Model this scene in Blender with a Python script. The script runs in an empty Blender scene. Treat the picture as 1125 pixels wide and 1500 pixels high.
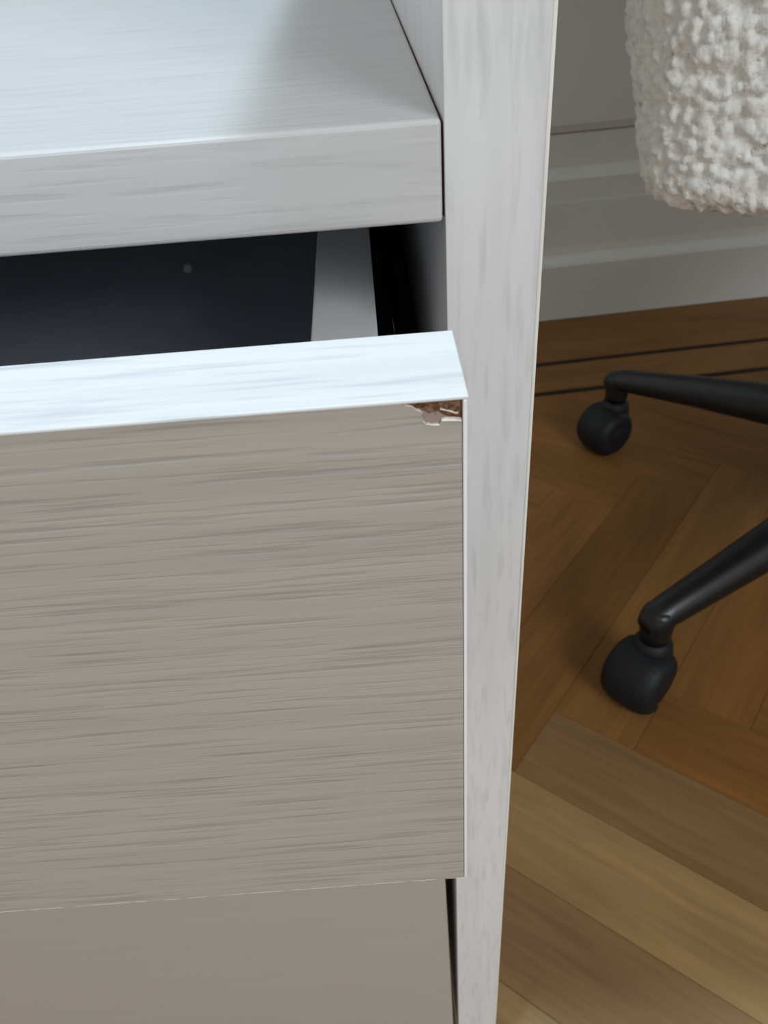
import bpy, bmesh, math, random
from mathutils import Vector, Matrix, noise
random.seed(7)
D = bpy.data
COL = bpy.context.scene.collection
scene = bpy.context.scene

# ---------------------------------------------------------------- camera
cam_d = D.cameras.new('camera'); cam = D.objects.new('camera', cam_d); COL.objects.link(cam)
cam_d.sensor_fit = 'VERTICAL'; cam_d.sensor_height = 36.0; cam_d.lens = 36.0 * 1165.0 / 1500.0
cam_d.clip_start = 0.01
RIGHT = Vector((0.99693434, -0.04389734, -0.06476835))
UP = Vector((0.07799570, 0.62327523, 0.77810325))
BACK = Vector((0.00621184, -0.78076950, 0.62478828))
M = Matrix((RIGHT, UP, BACK)).transposed().to_4x4()
M.translation = Vector((0.0, -0.147, 0.49))
cam.matrix_world = M
cam_d.dof.use_dof = True; cam_d.dof.focus_distance = 0.155; cam_d.dof.aperture_fstop = 48.0
scene.camera = cam

# ---------------------------------------------------------------- world, lights, exposure
w = D.worlds.new('room_light'); scene.world = w; w.use_nodes = True
w.node_tree.nodes['Background'].inputs[0].default_value = (0.99, 0.985, 0.97, 1)
w.node_tree.nodes['Background'].inputs[1].default_value = 0.52

def area(name, loc, target, size, power, color, size_y=None):
    l = D.lights.new(name, 'AREA'); l.energy = power; l.color = color; l.size = size
    if size_y:
        l.shape = 'RECTANGLE'; l.size_y = size_y
    o = D.objects.new(name, l); COL.objects.link(o)
    o.location = loc
    o.rotation_euler = (Vector(target) - Vector(loc)).to_track_quat('-Z', 'Y').to_euler()
    return o
area('assumed_overhead_lamp', (-0.20, -0.20, 2.45), (0.0, -0.05, 0.44), 0.09, 22.0, (0.66, 0.87, 1.0))  # assumed unseen area lamp overhead, lights the shelf and drawer tops
area('added_front_fill', (1.1, -2.1, 1.85), (0.05, 0.0, 0.40), 0.9, 32.0, (0.88, 0.95, 1.0), 1.0)  # unseen area lamp added at the front right to brighten fronts and chair

vs = scene.view_settings
vs.view_transform = 'Standard'; vs.look = 'None'; vs.gamma = 1.0; vs.exposure = 0.0
vs.use_curve_mapping = False

# ---------------------------------------------------------------- helpers
def link(name, me, mat, parent=None, loc=(0, 0, 0)):
    o = D.objects.new(name, me); COL.objects.link(o)
    if mat: me.materials.append(mat)
    o.location = loc
    if parent: o.parent = parent
    return o

def empty(name, loc=(0, 0, 0)):
    o = D.objects.new(name, None); COL.objects.link(o); o.location = loc; o.empty_display_size = 0.05
    return o

def worg(o):
    """world origin of an object that is only translated"""
    v = Vector((0, 0, 0))
    while o: v = v + Vector(o.location); o = o.parent
    return v

def bm_mesh(name, bm, smooth=False):
    me = D.meshes.new(name); bmesh.ops.recalc_face_normals(bm, faces=bm.faces)
    bm.to_mesh(me); bm.free()
    if smooth:
        for p in me.polygons: p.use_smooth = True
    return me

def box_bm(bm, x0, x1, y0, y1, z0, z1):
    vsx = [bm.verts.new((x, y, z)) for x in (x0, x1) for y in (y0, y1) for z in (z0, z1)]
    a = vsx
    for f in ((0, 1, 3, 2), (4, 6, 7, 5), (0, 4, 5, 1), (2, 3, 7, 6), (0, 2, 6, 4), (1, 5, 7, 3)):
        bm.faces.new([a[i] for i in f])
    return vsx

def board(name, x0, x1, y0, y1, z0, z1, mat, parent=None, bevel=0.0, seg=2):
    """a board given in world coordinates, its origin at its own centre"""
    c = Vector(((x0 + x1) / 2, (y0 + y1) / 2, (z0 + z1) / 2))
    bm = bmesh.new()
    box_bm(bm, x0 - c.x, x1 - c.x, y0 - c.y, y1 - c.y, z0 - c.z, z1 - c.z)
    if bevel:
        bmesh.ops.bevel(bm, geom=bm.edges[:], offset=bevel, segments=seg, profile=0.5, affect='EDGES')
    me = bm_mesh(name, bm)
    return link(name, me, mat, parent, c - (worg(parent) if parent else Vector()))

def prism(name, pts, axis, a0, a1, mat, parent=None):
    """outline pts extruded along axis ('y': pts are x,z) between a0 and a1, world coordinates"""
    org = worg(parent) if parent else Vector()
    def P(p, a):
        v = {'y': Vector((p[0], a, p[1])), 'x': Vector((a, p[0], p[1])), 'z': Vector((p[0], p[1], a))}[axis]
        return v - org
    bm = bmesh.new()
    f = [bm.verts.new(P(p, a0)) for p in pts]; g = [bm.verts.new(P(p, a1)) for p in pts]
    bm.faces.new(f); bm.faces.new(list(reversed(g)))
    n = len(pts)
    for i in range(n):
        bm.faces.new([f[i], f[(i + 1) % n], g[(i + 1) % n], g[i]])
    return link(name, bm_mesh(name, bm), mat, parent)

def lathe(name, prof, mat, parent=None, mtx=None, n=40, smooth=True):
    """profile (r, z) about the local z axis, put in place by mtx (relative to parent)"""
    bm = bmesh.new(); rings = []
    for r, z in prof:
        if r < 1e-6: rings.append([bm.verts.new((0, 0, z))])
        else: rings.append([bm.verts.new((r * math.cos(2 * math.pi * i / n), r * math.sin(2 * math.pi * i / n), z)) for i in range(n)])
    for A, B in zip(rings, rings[1:]):
        for i in range(n):
            j = (i + 1) % n
            if len(A) == 1 and len(B) > 1: bm.faces.new([A[0], B[i], B[j]])
            elif len(B) == 1 and len(A) > 1: bm.faces.new([A[i], A[j], B[0]])
            elif len(A) > 1: bm.faces.new([A[i], A[j], B[j], B[i]])
    me = bm_mesh(name, bm, smooth)
    o = link(name, me, mat, parent)
    if mtx is not None: o.matrix_local = mtx
    return o

def tag(o, label=None, cat=None, group=None, kind=None):
    if label: o['label'] = label
    if cat: o['category'] = cat
    if group: o['group'] = group
    if kind: o['kind'] = kind
    return o

# ---------------------------------------------------------------- materials
def principled(name, color, rough=0.5, spec=0.5):
    m = D.materials.new(name); m.use_nodes = True
    b = m.node_tree.nodes['Principled BSDF']
    b.inputs['Base Color'].default_value = (*color, 1)
    b.inputs['Roughness'].default_value = rough
    b.inputs['Specular IOR Level'].default_value = spec
    return m, m.node_tree, b

def noisy(name, color, color2, scale=(60, 60, 60), rough=0.5, spec=0.5, detail=3, bump=0.0, dist=0.0005, lo=0.35, hi=0.65):
    m, nt, b = principled(name, color, rough, spec)
    N = nt.nodes; L = nt.links
    tc = N.new('ShaderNodeTexCoord'); mp = N.new('ShaderNodeMapping'); mp.inputs['Scale'].default_value = scale
    no = N.new('ShaderNodeTexNoise'); no.inputs['Scale'].default_value = 1.0; no.inputs['Detail'].default_value = detail
    rp = N.new('ShaderNodeValToRGB'); rp.color_ramp.elements[0].position = lo; rp.color_ramp.elements[1].position = hi
    rp.color_ramp.elements[0].color = (*color, 1); rp.color_ramp.elements[1].color = (*color2, 1)
    L.new(tc.outputs['Object'], mp.inputs['Vector']); L.new(mp.outputs[0], no.inputs['Vector'])
    L.new(no.outputs['Fac'], rp.inputs[0]); L.new(rp.outputs[0], b.inputs['Base Color'])
    if bump:
        bp = N.new('ShaderNodeBump'); bp.inputs['Strength'].default_value = bump; bp.inputs['Distance'].default_value = dist
        L.new(no.outputs['Fac'], bp.inputs['Height']); L.new(bp.outputs[0], b.inputs['Normal'])
    return m

def veneer(name, base, streak, axis='x', along=55, across=900, wide=160, amount=0.75, tone=0.3, rough=0.5, spec=0.4, bump=0.25):
    """stained oak veneer: short fine pores and broad soft bands along one axis"""
    m, nt, b = principled(name, base, rough, spec)
    N = nt.nodes; L = nt.links
    tc = N.new('ShaderNodeTexCoord')
    def stretched(al, ac, detail, distort=0.0):
        mp = N.new('ShaderNodeMapping')
        mp.inputs['Scale'].default_value = tuple(al if a == axis else ac for a in 'xyz')
        no = N.new('ShaderNodeTexNoise'); no.inputs['Scale'].default_value = 1.0
        no.inputs['Detail'].default_value = detail; no.inputs['Distortion'].default_value = distort
        L.new(tc.outputs['Object'], mp.inputs['Vector']); L.new(mp.outputs[0], no.inputs['Vector'])
        return no
    fine = stretched(along, across, 2.0, 0.0); broad = stretched(along * 0.2, wide, 2.0, 0.0)
    rp = N.new('ShaderNodeValToRGB'); rp.color_ramp.elements[0].position = 0.50; rp.color_ramp.elements[1].position = 0.78
    rp.color_ramp.elements[0].color = (0, 0, 0, 1); rp.color_ramp.elements[1].color = (1, 1, 1, 1)
    L.new(fine.outputs['Fac'], rp.inputs[0])
    rb = N.new('ShaderNodeValToRGB'); rb.color_ramp.elements[0].position = 0.35; rb.color_ramp.elements[1].position = 0.70
    rb.color_ramp.elements[0].color = (0, 0, 0, 1); rb.color_ramp.elements[1].color = (1, 1, 1, 1)
    L.new(broad.outputs['Fac'], rb.inputs[0])
    m1 = N.new('ShaderNodeMath'); m1.operation = 'MULTIPLY'; m1.inputs[1].default_value = amount; L.new(rp.outputs[0], m1.inputs[0])
    m2 = N.new('ShaderNodeMath'); m2.operation = 'MULTIPLY'; m2.inputs[1].default_value = tone; L.new(rb.outputs[0], m2.inputs[0])
    ad = N.new('ShaderNodeMath'); ad.operation = 'ADD'; ad.use_clamp = True
    L.new(m1.outputs[0], ad.inputs[0]); L.new(m2.outputs[0], ad.inputs[1])
    mx = N.new('ShaderNodeMix'); mx.data_type = 'RGBA'
    mx.inputs['A'].default_value = (*base, 1); mx.inputs['B'].default_value = (*streak, 1)
    L.new(ad.outputs[0], mx.inputs['Factor']); L.new(mx.outputs['Result'], b.inputs['Base Color'])
    if bump:
        bp = N.new('ShaderNodeBump'); bp.invert = True
        bp.inputs['Strength'].default_value = bump; bp.inputs['Distance'].default_value = 0.0002
        L.new(rp.outputs[0], bp.inputs['Height']); L.new(bp.outputs[0], b.inputs['Normal'])
    return m

MAT = {}
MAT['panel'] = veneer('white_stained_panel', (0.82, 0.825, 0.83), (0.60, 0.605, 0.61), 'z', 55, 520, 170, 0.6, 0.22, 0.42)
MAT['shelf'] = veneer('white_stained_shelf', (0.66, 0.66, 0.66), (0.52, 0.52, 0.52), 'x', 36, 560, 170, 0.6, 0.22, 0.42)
MAT['drawer_face'] = veneer('grey_stained_drawer_face', (0.465, 0.435, 0.39), (0.31, 0.287, 0.255), 'x', 42, 1000, 300, 0.60, 0.26, 0.55, bump=0.4)
MAT['lower_face'] = veneer('grey_stained_lower_face', (0.48, 0.45, 0.405), (0.40, 0.375, 0.335), 'x', 30, 1100, 160, 0.3, 0.15, 0.55, bump=0.1)
MAT['top_band'] = veneer('white_edge_band', (0.85, 0.86, 0.86), (0.58, 0.61, 0.64), 'x', 45, 650, 250, 0.75, 0.25, 0.5)
MAT['edge'] = noisy('white_lipping', (0.92, 0.91, 0.86), (0.86, 0.84, 0.78), (300, 300, 40), 0.35)
MAT['side_band'] = noisy('bright_white_lipping', (0.96, 0.97, 0.975), (0.93, 0.94, 0.945), (300, 300, 60), 0.22)
MAT['worn_edge'] = noisy('worn_lipping', (0.88, 0.87, 0.83), (0.45, 0.42, 0.38), (260, 300, 300), 0.5, lo=0.48, hi=0.62)
MAT['core'] = noisy('brown_fibreboard', (0.085, 0.036, 0.018), (0.27, 0.155, 0.095), (1400, 1400, 1400), 0.9, 0.2, 4, 0.8, 0.0003)
MAT['torn'] = noisy('grey_torn_backing', (0.36, 0.30, 0.26), (0.29, 0.23, 0.20), (500, 500, 500), 0.9, 0.2)
MAT['fibre'] = noisy('pale_torn_fibre', (0.80, 0.75, 0.66), (0.62, 0.55, 0.47), (900, 900, 900), 0.9, 0.2)
MAT['glue'] = noisy('dark_red_glue_line', (0.10, 0.02, 0.025), (0.05, 0.015, 0.015), (200, 200, 200), 0.7, 0.2)
MAT['box_white'] = noisy('white_foil', (0.80, 0.80, 0.81), (0.78, 0.78, 0.79), (20, 20, 20), 0.45)
MAT['slate'] = noisy('dark_slate_base', (0.50, 0.55, 0.62), (0.55, 0.60, 0.66), (30, 30, 30), 0.6)
MAT['metal_dark'] = noisy('dark_slide_metal', (0.03, 0.03, 0.035), (0.05, 0.05, 0.05), (40, 40, 40), 0.5)
MAT['black'] = noisy('black_nylon', (0.006, 0.0065, 0.0075), (0.009, 0.0095, 0.0105), (90, 90, 90), 0.34, 0.5)
MAT['black_matte'] = noisy('black_caster_plastic', (0.008, 0.009, 0.011), (0.011, 0.0125, 0.0145), (120, 120, 120), 0.55, 0.3)
MAT['boucle'] = noisy('ivory_boucle', (0.90, 0.905, 0.885), (0.82, 0.825, 0.80), (330, 330, 330), 1.0, 0.1, 3, 0.5, 0.002)
MAT['wall'] = noisy('warm_white_wall_paint', (0.76, 0.785, 0.765), (0.73, 0.755, 0.735), (9, 9, 9), 0.6, 0.3)
MAT['trim'] = noisy('warm_white_trim_paint', (0.77, 0.79, 0.765), (0.74, 0.76, 0.735), (9, 9, 9), 0.45, 0.4)
MAT['ink'] = noisy('dark_wenge_inlay', (0.016, 0.010, 0.006), (0.03, 0.018, 0.01), (15, 200, 60), 0.6, 0.2)
MAT['subfloor'] = noisy('dark_floor_joint', (0.11, 0.058, 0.024), (0.13, 0.07, 0.03), (30, 30, 30), 0.8, 0.2)
MAT['bead'] = noisy('pale_bead', (0.96, 0.96, 0.96), (0.92, 0.92, 0.92), (400, 400, 400), 0.6)

def oak():
    m, nt, b = principled('oiled_oak', (0.3, 0.18, 0.08), 0.5, 0.2)
    N = nt.nodes; L = nt.links
    tc = N.new('ShaderNodeTexCoord'); oi = N.new('ShaderNodeObjectInfo')
    ofs = N.new('ShaderNodeVectorMath'); ofs.operation = 'ADD'
    sc = N.new('ShaderNodeMath'); sc.operation = 'MULTIPLY'; sc.inputs[1].default_value = 37.0
    L.new(oi.outputs['Random'], sc.inputs[0]); L.new(tc.outputs['Object'], ofs.inputs[0]); L.new(sc.outputs[0], ofs.inputs[1])
    def nz(s, det, dis):
        mp = N.new('ShaderNodeMapping'); mp.inputs['Scale'].default_value = s
        no = N.new('ShaderNodeTexNoise'); no.inputs['Scale'].default_value = 1; no.inputs['Detail'].default_value = det; no.inputs['Distortion'].default_value = dis
        L.new(ofs.outputs[0], mp.inputs['Vector']); L.new(mp.outputs[0], no.inputs['Vector']); return no
    a = nz((14, 190, 30), 4, 0.6); c = nz((5, 28, 10), 2, 0.3)
    ra = N.new('ShaderNodeMapRange'); ra.inputs['From Min'].default_value = 0.3; ra.inputs['From Max'].default_value = 0.7
    ra.inputs['To Min'].default_value = 0.86; ra.inputs['To Max'].default_value = 1.10; L.new(a.outputs['Fac'], ra.inputs['Value'])
    rc = N.new('ShaderNodeMapRange'); rc.inputs['From Min'].default_value = 0.3; rc.inputs['From Max'].default_value = 0.7
    rc.inputs['To Min'].default_value = 0.86; rc.inputs['To Max'].default_value = 1.12; L.new(c.outputs['Fac'], rc.inputs['Value'])
    mu = N.new('ShaderNodeMath'); mu.operation = 'MULTIPLY'; L.new(ra.outputs[0], mu.inputs[0]); L.new(rc.outputs[0], mu.inputs[1])
    vm = N.new('ShaderNodeVectorMath'); vm.operation = 'SCALE'
    L.new(oi.outputs['Color'], vm.inputs[0]); L.new(mu.outputs[0], vm.inputs['Scale'])
    L.new(vm.outputs[0], b.inputs['Base Color'])
    return m
MAT['oak'] = oak()

# ---------------------------------------------------------------- floor
WA = math.radians(3.8)                       # the room stands a little askew to the desk
E_ = Vector((math.cos(WA), math.sin(WA), 0)); F_ = Vector((-math.sin(WA), math.cos(WA), 0))
WALL_M, LINE1, LINE2, IW = 0.8374, 0.7193, 0.6498, 0.0085
def room(e, m, z=0.0):
    return E_ * e + F_ * m + Vector((0, 0, z))

bm = bmesh.new()
q = [room(e, m, z) for z in (-0.03, -0.0031) for (e, m) in ((-1.6, -1.6), (2.2, -1.6), (2.2, 0.9), (-1.6, 0.9))]
v = [bm.verts.new(p) for p in q]
for f in ((0, 1, 2, 3), (4, 5, 6, 7), (0, 1, 5, 4), (1, 2, 6, 5), (2, 3, 7, 6), (3, 0, 4, 7)): bm.faces.new([v[i] for i in f])
floor = tag(link('floor', bm_mesh('floor', bm), MAT['subfloor']), kind='structure')

def slab_mesh(name, poly, h=0.003, bev=0.0003):
    """a thin plank from an outline in its own plane, top at z = 0, edges eased"""
    bm = bmesh.new()
    c = Vector((sum(p[0] for p in poly) / len(poly), sum(p[1] for p in poly) / len(poly)))
    lo = [bm.verts.new((p[0], p[1], -h)) for p in poly]
    mid = [bm.verts.new((p[0], p[1], -bev)) for p in poly]
    top = []
    for p in poly:
        d = c - Vector((p[0], p[1])); d.x = max(-1, min(1, d.x / bev)) * bev; d.y = max(-1, min(1, d.y / bev)) * bev
        top.append(bm.verts.new((p[0] + d.x * 0.7, p[1] + d.y * 0.7, 0)))
    n = len(poly)
    for A, B in ((lo, mid), (mid, top)):
        for i in range(n): bm.faces.new([A[i], A[(i + 1) % n], B[(i + 1) % n], B[i]])
    bm.faces.new(top); bm.faces.new(list(reversed(lo)))
    return bm_mesh(name, bm)

def clip(poly, f):
    out = []
    for i in range(len(poly)):
        a, b = poly[i], poly[(i + 1) % len(poly)]; fa, fb = f(a), f(b)
        if fa <= 0: out.append(a)
        if fa * fb < 0:
            t = fa / (fa - fb); out.append((a[0] + (b[0] - a[0]) * t, a[1] + (b[1] - a[1]) * t))
    return out

TONES = [(0.2419, 0.1131, 0.0331), (0.2294, 0.1055, 0.0305), (0.2503, 0.1208, 0.0364), (0.2419, 0.1093, 0.0331), (0.2211, 0.1025, 0.0292), (0.2461, 0.1116, 0.0331)]
PW = 0.061; PN = 6; PL = PW * PN; GAP = 0.00012
UA = math.radians(-38.75)
UX = Vector((math.cos(UA), math.sin(UA))); NX = Vector((-math.sin(UA), math.cos(UA)))
U0, N0 = -0.1405, 0.2905
CAMXY = Vector((0, -0.147))
full_plank = slab_mesh('plank', [(GAP, GAP), (PL - GAP, GAP), (PL - GAP, PW - GAP), (GAP, PW - GAP)])
full_plank.materials.append(MAT['oak'])
def lay(i, j, vertical):
    o2 = CAMXY + UX * (U0 + i * PW) + NX * (N0 + j * PW)
    ang = UA
    if vertical:
        o2 = o2 + UX * PW; ang = UA + math.pi / 2
    ax = Vector((math.cos(ang), math.sin(ang))); ay = Vector((-math.sin(ang), math.cos(ang)))
    cc = o2 + ax * PL / 2 + ay * PW / 2
    if not (-0.9 < cc.x < 1.5 and -0.75 < cc.y): return
    lim = LINE2 - IW / 2 - 0.0005
    def f(p):
        q = o2 + ax * p[0] + ay * p[1]
        return q.x * F_.x + q.y * F_.y - lim
    rect = [(GAP, GAP), (PL - GAP, GAP), (PL - GAP, PW - GAP), (GAP, PW - GAP)]
    if all(f(p) > 0 for p in rect): return
    if all(f(p) <= 0 for p in rect): me = full_plank
    else:
        poly = clip(rect, f)
        if len(poly) < 3: return
        me = slab_mesh('plank', poly); me.materials.append(MAT['oak'])
    o = D.objects.new('plank', me); COL.objects.link(o); o.parent = floor
    o.location = (o2.x, o2.y, 0); o.rotation_euler = (0, 0, ang)
    if not vertical and j == -1 and i == -1: c = (0.348, 0.2193, 0.0944)
    elif not vertical and j == 0 and i == 0: c = (0.2523, 0.1445, 0.0624)
    elif not vertical and j == -2: c = (0.261, 0.1514, 0.0704)
    elif not vertical and j == -3: c = (0.3306, 0.215, 0.1)
    else: c = random.choice(TONES)
    o.color = (*c, 1)
for j in range(-40, 40):
    for k in range(-4, 5):
        lay(j + 2 * PN * k, j, False)
for i in range(-40, 40):
    for k in range(-4, 5):
        lay(i, i + 1 + 2 * PN * k, True)

def strip(name, m0, m1, e0, e1, mat, color=None):
    me = slab_mesh(name, [(0, 0), (e1 - e0, 0), (e1 - e0, m1 - m0), (0, m1 - m0)]); me.materials.append(mat)
    o = D.objects.new(name, me); COL.objects.link(o); o.parent = floor
    o.location = room(e0, m0); o.rotation_euler = (0, 0, WA)
    if color: o.color = (*color, 1)
    return o
for a in (LINE1, LINE2):
    strip('inlay_strip', a - IW / 2, a + IW / 2, -1.4, 1.9, MAT['ink'])
for (m0, m1) in ((LINE2 + IW / 2 + 0.0003, LINE1 - IW / 2 - 0.0003), (LINE1 + IW / 2 + 0.0003, 0.8365)):
    e = -1.4
    while e < 1.9:
        ln = 1.5 if e < -1.3 else 1.25
        strip('border_board', m0, m1, e + 0.0004, min(e + ln, 1.9), MAT['oak'], random.choice(TONES[:4])); e += ln

# ---------------------------------------------------------------- wall with its panelled skirting
def extrude_room(name, prof, e0, e1, mat):
    """prof: (distance from the room side, z); extruded along the wall"""
    bm = bmesh.new()
    A = [bm.verts.new(room(e0, WALL_M + d, z)) for d, z in prof]; B = [bm.verts.new(room(e1, WALL_M + d, z)) for d, z in prof]
    n = len(prof)
    for i in range(n): bm.faces.new([A[i], A[(i + 1) % n], B[(i + 1) % n], B[i]])
    bm.faces.new(A); bm.faces.new(list(reversed(B)))
    return link(name, bm_mesh(name, bm), mat)
tag(extrude_room('baseboard_back', [(0, 0), (0, 0.074), (0.002, 0.077), (0.010, 0.083), (0.012, 0.085), (0.0135, 0.095), (0.014, 0.120), (0.014, 0.148), (0.06, 0.148), (0.06, 0)], -1.4, 1.9, MAT['trim']), kind='structure')
tag(extrude_room('trim_1', [(0.018, 0.1485), (0.018, 0.178), (0.020, 0.181), (0.027, 0.188), (0.029, 0.190), (0.029, 0.226), (0.031, 0.229), (0.06, 0.229), (0.06, 0.1485)], -1.4, 1.9, MAT['trim']), kind='structure')
tag(extrude_room('wall_back', [(0.022, 0.241), (0.022, 1.4), (0.10, 1.4), (0.10, 0.2295), (0.034, 0.2295), (0.028, 0.231)], -1.4, 1.9, MAT['wall']), kind='structure')

# ---------------------------------------------------------------- the desk with its drawer unit
XI, XO = 0.01455, 0.03285                    # inner and outer face of the side panel
desk = empty('desk', (XI, 0.2, 0.0))
tag(desk, 'white stained wooden desk unit with open shelf and one drawer pulled out', 'desk')
TOPZ = 0.70
sp = board('side_panel', XI, XO - 0.0005, 0.0, 0.42, 0.0, TOPZ, MAT['panel'], desk, 0.0002)
board('edge_band', XO - 0.00075, XO + 0.0001, -0.0002, 0.42, 0.0, TOPZ - 0.0005, MAT['edge'], sp, 0.0003)
board('side_panel', -0.364, -0.346, 0.0, 0.42, 0.0, 0.4568, MAT['panel'], desk, 0.0006)
board('side_panel', 1.25, 1.268, 0.0, 0.42, 0.0, TOPZ, MAT['panel'], desk, 0.0006)
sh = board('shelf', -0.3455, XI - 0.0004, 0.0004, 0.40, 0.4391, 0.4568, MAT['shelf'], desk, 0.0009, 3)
board('glue_line', XI - 0.0004, XI, 0.0016, 0.40, 0.4400, 0.4560, MAT['glue'], sh)
board('back_panel', -0.3455, XI - 0.0005, 0.402, 0.415, 0.02, 0.4568, MAT['box_white'], desk)
board('shade_board', -0.0433, 1.30, -0.0450, 0.80, TOPZ + 0.0005, TOPZ + 0.022, MAT['panel'], desk, 0.001)  # unseen overhead board, added to shade the shelf's right part and the floor behind
board('plinth', -0.3455, XI - 0.0005, 0.10, 0.116, 0.0, 0.028, MAT['panel'], desk)

# the open drawer: brown board, faced with veneer and lipped with white bands
DX0, DX1 = -0.3415, 0.01105
DY0, DY1 = -0.0597, -0.0412
DZ0, DZ1 = 0.3137, 0.4380
T = 0.0006
drawer = board('drawer', DX0 + T, DX1 - T - 0.0001, DY0 + T, DY1, DZ0 + T, DZ1 - T, MAT['core'], desk)
drawer['label'] = 'drawer pulled open with a chipped top corner showing brown core'
notch = [(0.00272, DZ1 - T), (0.00300, 0.43722), (0.00324, 0.43704), (0.00395, 0.43680), (0.00455, 0.43625), (0.00495, 0.43610), (0.00523, 0.43578), (0.00535, 0.43520), (0.00519, 0.43463),
         (0.00550, 0.43432), (0.00575, 0.43395), (0.00588, 0.43412), (0.00625, 0.43392), (0.00690, 0.43388), (0.00744, 0.43384), (0.00752, 0.43420), (0.00767, 0.43449), (0.00850, 0.43440), (0.00960, 0.43428), (DX1 - T - 0.0001, 0.43414)]
prism('face_veneer', [(DX0 + T, DZ0 + 0.0003), (DX0 + T, DZ1 - T)] + notch + [(DX1 - T - 0.0001, DZ0 + 0.0003)], 'y', DY0, DY0 + T, MAT['drawer_face'], drawer)
board('top_band', DX0, DX1 + 0.00015, DY0 - 0.00015, DY1, DZ1 - T, DZ1, MAT['top_band'], drawer, 0.0002)
board('side_band', DX1 - T, DX1, DY0 - 0.00015, DY1, DZ0 + 0.0002, DZ1 - T, MAT['side_band'], drawer, 0.0002, 3)
board('bottom_band', DX0, DX1 - T, DY0 + 0.00005, DY1, DZ0, DZ0 + 0.0003, MAT['worn_edge'], drawer)
# the torn corner: grey backing, crumbled brown core, pale fibres along the tear
prism('torn_backing', [(0.0050, 0.43610), (0.0052, 0.43463), (0.00575, 0.43392), (0.00744, 0.43384), (0.0077, 0.43445), (0.0104, 0.43412), (0.0104, 0.43440), (0.0090, 0.43465), (0.0082, 0.43500), (0.0073, 0.43570), (0.0063, 0.43555)], 'y', DY0 + T * 0.55, DY0 + T + 0.0001, MAT['torn'], drawer)
bm = bmesh.new(); NXC, NZC = 46, 22
org = worg(drawer)
grid = {}
for i in range(NXC + 1):
    for j in range(NZC + 1):
        x = 0.0029 + (0.01024 - 0.0029) * i / NXC
        zlow = 0.4372 - 0.0016 * min(1, i / NXC * 2.0) - 0.0013 * (i / NXC)
        z = zlow + (DZ1 - T - zlow) * j / NZC
        n1 = noise.noise(Vector((x * 1500, z * 1500, 3))) + 0.6 * noise.noise(Vector((x * 3600, z * 3600, 9)))
        edge = min(1.0, min(i, NXC - i, j) / 3.0)
        grid[i, j] = bm.verts.new(Vector((x, DY0 + T - (0.00022 + 0.00022 * n1) * edge + 0.00005, z + 0.00012 * noise.noise(Vector((x * 2000, 5, z * 900))) * (j < NZC))) - org)
for i in range(NXC):
    for j in range(NZC): bm.faces.new([grid[i, j], grid[i + 1, j], grid[i + 1, j + 1], grid[i, j + 1]])
link('crumbled_core', bm_mesh('crumbled_core', bm), MAT['core'], drawer)
def fibre(pts, wid, proud=0.0001):
    bm = bmesh.new(); prev = None
    for k, (x, z) in enumerate(pts):
        ww = wid * (0.55 + 0.9 * random.random())
        ring = [bm.verts.new(Vector((x, DY0 - proud, z)) - org), bm.verts.new(Vector((x - ww * 0.2, DY0 + T * 0.6, z + ww)) - org),
                bm.verts.new(Vector((x, DY0 + T * 0.6, z - ww * 0.25)) - org)]
        if prev:
            for a in range(3): bm.faces.new([prev[a], prev[(a + 1) % 3], ring[(a + 1) % 3], ring[a]])
        else: bm.faces.new(ring)
        prev = ring
    bm.faces.new(prev)
    link('torn_fibre', bm_mesh('torn_fibre', bm), MAT['fibre'], drawer)
fibre(notch[1:9], 0.00015); fibre(notch[8:15], 0.00011)
fibre([(0.0077, 0.43447), (0.0083, 0.43445), (0.0090, 0.43440), (0.0096, 0.43432), (0.0100, 0.43428), (0.0103, 0.43424)], 0.00026, 0.00012)
fibre([(0.0076, 0.43600), (0.0084, 0.43575), (0.0091, 0.43545), (0.0096, 0.43520), (0.0099, 0.43530)], 0.00022, -0.0002)
# the drawer box and its slides
BX0, BX1 = -0.332, 0.0006
BT = 0.0146
BZ = 0.4125
board('side_board', BX1 - BT, BX1, DY1, 0.345, 0.322, BZ, MAT['box_white'], drawer, 0.0004)
board('side_board', BX0, BX0 + BT, DY1, 0.345, 0.322, BZ, MAT['box_white'], drawer, 0.0004)
board('back_board', BX0, BX1, 0.345, 0.357, 0.322, BZ, MAT['box_white'], drawer, 0.0004)
board('base_board', BX0 + BT - 0.001, BX1 - BT + 0.001, DY1, 0.345, 0.328, 0.336, MAT['slate'], drawer)
board('inner_back', BX0 + BT, BX1 - BT, 0.343, 0.3449, 0.336, BZ - 0.001, MAT['slate'], drawer)
board('slide_rail', BX1 + 0.0002, BX1 + 0.0060, -0.035, 0.340, 0.345, 0.368, MAT['metal_dark'], drawer, 0.001)
board('slide_rail', XI - 0.0066, XI - 0.0002, 0.006, 0.380, 0.343, 0.370, MAT['metal_dark'], desk, 0.001)

# the closed drawer below, hanging a touch askew
low = prism('drawer', [(-0.342, 0.030), (-0.342, 0.3095), (0.00875, 0.3095), (0.01165, 0.030)], 'y', 0.0010, 0.0185, MAT['lower_face'], desk)
low['label'] = 'closed lower drawer front with smooth grey grain'
prism('edge_band', [(0.00875, 0.3095), (0.0092, 0.3095), (0.0121, 0.030), (0.01165, 0.030)], 'y', 0.0012, 0.0185, MAT['lower_face'], low)
board('side_board', BX1 - BT - 0.003, BX1 - 0.003, 0.0187, 0.36, 0.05, 0.28, MAT['box_white'], low)
board('slide_rail', XI - 0.0066, XI - 0.0002, 0.02, 0.380, 0.150, 0.178, MAT['metal_dark'], desk, 0.001)

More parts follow.
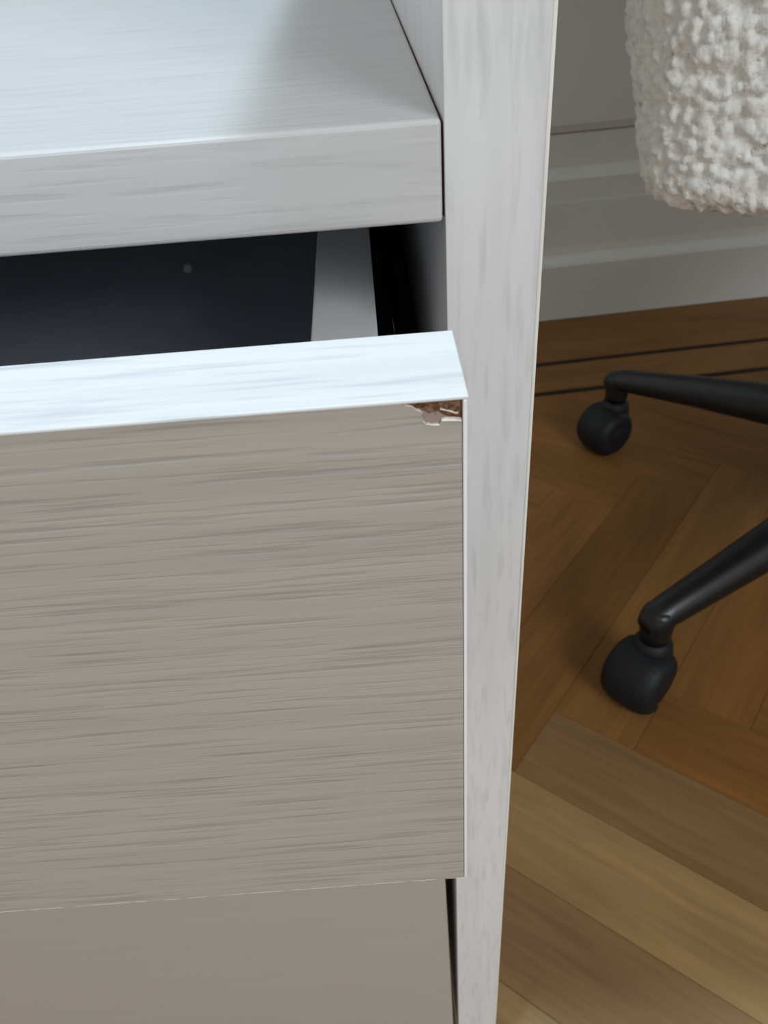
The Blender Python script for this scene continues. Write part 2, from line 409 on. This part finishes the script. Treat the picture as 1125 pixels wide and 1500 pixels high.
# small pale bead on the drawer base
bd = lathe('bead', [(0, 0), (0.0013, 0.0003), (0.0023, 0.0012), (0.0025, 0.0024), (0.0020, 0.0037), (0.0010, 0.0045), (0, 0.0046)], MAT['bead'], None, Matrix.Translation((-0.0932, 0.2548, 0.336)), 16)
tag(bd, 'tiny pale bead lying on the dark base inside the open drawer', 'bead')

# ---------------------------------------------------------------- swivel chair
CX, CY = 0.431, 0.349
chair = empty('swivel_chair', (CX, CY, 0))
tag(chair, 'cream boucle swivel chair with black legs on round casters over the parquet', 'chair')
AX = math.atan2(0.230 - CY, 0.181 - CX)
LR = 0.277

def leg_mesh():
    """one arm of the base along local x: rounded tapering section, ending in a socket that drops to the caster"""
    bm = bmesh.new(); rings = []; S = 20
    st = [(0.020, 0.118, 0.026, 0.022), (0.06, 0.116, 0.0235, 0.021), (0.12, 0.108, 0.0195, 0.0175), (0.19, 0.096, 0.0155, 0.0140), (0.245, 0.0855, 0.0130, 0.0115), (0.272, 0.0805, 0.0118, 0.0105), (0.284, 0.0775, 0.0105, 0.0085), (0.2895, 0.0755, 0.007, 0.0055)]
    for x, z, hw, hh in st:
        ring = []
        for k in range(S):
            a = 2 * math.pi * k / S; c, s = math.cos(a), math.sin(a)
            yy = math.copysign(abs(c) ** 0.62, c) * hw * (1.0 if s < 0 else 1 - 0.38 * s)
            ring.append(bm.verts.new((x, yy, z + math.copysign(abs(s) ** 0.72, s) * hh)))
        rings.append(ring)
    for A, B in zip(rings, rings[1:]):
        for k in range(S): bm.faces.new([A[k], A[(k + 1) % S], B[(k + 1) % S], B[k]])
    bm.faces.new(rings[0]); bm.faces.new(list(reversed(rings[-1])))
    return bm_mesh('leg', bm, True)
LEG = leg_mesh(); LEG.materials.append(MAT['black'])
def solid(prof, name, n=28):
    o = lathe(name, prof, None, None, None, n); me = o.data; D.objects.remove(o); return me
SOCK = solid([(0, 0.086), (0.008, 0.0855), (0.0112, 0.082), (0.0118, 0.074), (0.0112, 0.062), (0.0105, 0.056), (0, 0.056)], 'socket'); SOCK.materials.append(MAT['black'])
STEM = solid([(0, 0.0565), (0.0085, 0.0565), (0.0115, 0.0545), (0.0135, 0.051), (0.0145, 0.046), (0.0145, 0.040), (0, 0.040)], 'stem'); STEM.materials.append(MAT['black_matte'])
WR, WW = 0.0240, 0.0150
WHEEL = solid([(0, -WW), (0.006, -WW), (0.0075, -WW + 0.0012), (0.017, -WW + 0.0008), (0.0212, -WW + 0.0020), (0.0233, -WW + 0.0050), (WR, -WW + 0.0085), (WR, 0), (0, 0)], 'wheel', 36); WHEEL.materials.append(MAT['black_matte'])
def hood_mesh():
    bm = bmesh.new(); rows = []
    prof = [(-0.02162, 0.01395), (-0.02098, 0.01814), (-0.01886, 0.02195), (-0.01518, 0.02455), (-0.0092, 0.02604), (0.0, 0.02651), (0.0092, 0.02604), (0.01518, 0.02455), (0.01886, 0.02195), (0.02098, 0.01814), (0.02162, 0.01395)]
    NA = 26; a0, a1 = math.radians(-62), math.radians(128)
    for k in range(NA + 1):
        a = a0 + (a1 - a0) * k / NA
        rows.append([bm.verts.new((r * math.cos(a), y, 0.0241 + r * math.sin(a))) for y, r in prof] + [bm.verts.new(((r - 0.0012) * math.cos(a), y * 0.985, 0.0241 + (r - 0.0012) * math.sin(a))) for y, r in reversed(prof)])
    n = len(rows[0])
    for A, B in zip(rows, rows[1:]):
        for i in range(n): bm.faces.new([A[i], A[(i + 1) % n], B[(i + 1) % n], B[i]])
    bm.faces.new(rows[0]); bm.faces.new(list(reversed(rows[-1])))
    for v_ in bm.verts:
        if v_.co.z < 0.0008: v_.co.z = 0.0008
    return bm_mesh('hood', bm, True)
HOOD = hood_mesh(); HOOD.materials.append(MAT['black_matte'])

CAST_ANG = [math.radians(-140), math.radians(-152), math.radians(70), math.radians(15), math.radians(-60)]
for k in range(5):
    a = AX - k * math.radians(72)
    leg = D.objects.new('leg', LEG); COL.objects.link(leg); leg.parent = chair; leg.rotation_euler = (0, 0, a)
    s = D.objects.new('socket', SOCK); COL.objects.link(s); s.parent = leg; s.location = (LR, 0, 0)
    px, py = LR * math.cos(a), LR * math.sin(a)
    st = D.objects.new('caster', STEM); COL.objects.link(st); st.parent = chair; st.location = (px, py, 0)
    roll = CAST_ANG[k]; st.rotation_euler = (0, 0, roll)
    h = D.objects.new('hood', HOOD); COL.objects.link(h); h.parent = st; h.location = (0.010, 0, 0)
    for sgn in (-1, 1):
        wh = D.objects.new('wheel', WHEEL); COL.objects.link(wh); wh.parent = st
        wh.matrix_local = Matrix.Translation((0.010, 0.004 * sgn, WR)) @ Matrix.Rotation(math.radians(90 * sgn), 4, 'X')
lathe('hub', [(0, 0.090), (0.030, 0.090), (0.036, 0.094), (0.037, 0.120), (0.033, 0.138), (0.027, 0.142), (0, 0.142)], MAT['black'], chair)
lathe('gas_column', [(0, 0.142), (0.0245, 0.142), (0.0245, 0.262), (0.014, 0.264), (0.014, 0.336), (0, 0.336)], MAT['black'], chair)
board('seat_plate', CX - 0.085, CX + 0.085, CY - 0.085, CY + 0.085, 0.334, 0.3565, MAT['black'], chair, 0.006)

def boucle_block(name, half, corner, zb, zt, flare, roll, spacing, rot=0.0, off=(0, 0, 0)):
    """an upholstered rounded-square block, knobbly with loops of yarn; stations run underside, side, top"""
    # outline of the plan as a closed polyline with even spacing
    hx, hy = half
    def outline(inset, n):
        pts = []; rx, ry, rc = hx - inset, hy - inset, max(0.002, corner - inset)
        segs = []
        for (cx_, cy_, a0) in ((rx - rc, ry - rc, 0), (-rx + rc, ry - rc, 90), (-rx + rc, -ry + rc, 180), (rx - rc, -ry + rc, 270)):
            for k in range(13):
                a = math.radians(a0 + 90 * k / 12); segs.append((cx_ + rc * math.cos(a), cy_ + rc * math.sin(a)))
        # resample by the same parameter on every ring: share of the plan's length
        L_ = [0.0]
        for i in range(len(segs)):
            p, q_ = segs[i], segs[(i + 1) % len(segs)]; L_.append(L_[-1] + math.hypot(q_[0] - p[0], q_[1] - p[1]))
        out = []; i = 0
        for k in range(n):
            t = L_[-1] * k / n
            while L_[i + 1] < t: i += 1
            u = (t - L_[i]) / max(1e-9, L_[i + 1] - L_[i]); p, q_ = segs[i], segs[(i + 1) % len(segs)]
            out.append((p[0] + (q_[0] - p[0]) * u, p[1] + (q_[1] - p[1]) * u))
        return out
    n = int((4 * (hx + hy)) / spacing)
    st = []                                        # (inset, z, normal radial share, normal z)
    for k in range(24): st.append((hx * 0.97 - (hx * 0.97 - flare - roll) * k / 23, zb, 0.0, -1.0))
    for k in range(1, 11):
        b = math.pi / 2 * k / 10; st.append((flare + roll * (1 - math.sin(b)), zb + roll * (1 - math.cos(b)), math.sin(b), -math.cos(b)))
    ns = int((zt - zb - 2 * roll) / spacing)
    for k in range(1, ns + 1):
        t = k / ns; st.append((flare * (1 - t) ** 1.2, zb + roll + (zt - zb - 2 * roll) * t, 1.0, -0.1))
    for k in range(1, 11):
        b = math.pi / 2 * k / 10; st.append((roll * (1 - math.cos(b)), zt - roll + roll * math.sin(b), math.cos(b), math.sin(b)))
    for k in range(1, 25): st.append((roll + (hx * 0.97 - roll) * k / 24, zt, 0.0, 1.0))
    verts = []; faces = []
    for (ins, z, nr, nz) in st:
        o2 = outline(ins, n)
        for i, (x, y) in enumerate(o2):
            a, b = o2[i - 1], o2[(i + 1) % n]; tx, ty = b[0] - a[0], b[1] - a[1]; l = math.hypot(tx, ty) or 1
            N_ = Vector((ty / l * nr, -tx / l * nr, nz))
            p = Vector((x, y, z))
            q1 = p * 200 + noise.noise_vector(p * 120) * 0.5
            dd, _ = noise.voronoi(q1)
            hgt = 0.0042 * (1 - min(1.0, dd[0] * 1.2) ** 1.5) + 0.0018 * noise.noise(p * 420) + 0.0013 * noise.noise(p * 48) - 0.003
            verts.append(p + N_ * hgt)
    for j in range(len(st) - 1):
        for i in range(n):
            i2 = (i + 1) % n; faces.append((j * n + i, j * n + i2, (j + 1) * n + i2, (j + 1) * n + i))
    faces.append(tuple(range(n))[::-1]); faces.append(tuple(range((len(st) - 1) * n, len(st) * n)))
    me = D.meshes.new(name); me.from_pydata([tuple(v_) for v_ in verts], [], faces); me.update()
    for p in me.polygons: p.use_smooth = True
    o = link(name, me, MAT['boucle'], chair, off); o.rotation_euler = (0, 0, rot)
    return o
SA = math.radians(-23)
boucle_block('seat', (0.258, 0.258), 0.055, 0.357, 0.500, 0.022, 0.018, 0.0016, SA)
boucle_block('backrest', (0.045, 0.225), 0.040, 0.500, 0.685, 0.004, 0.016, 0.006, SA, (0.185 * math.cos(SA), 0.185 * math.sin(SA), 0))
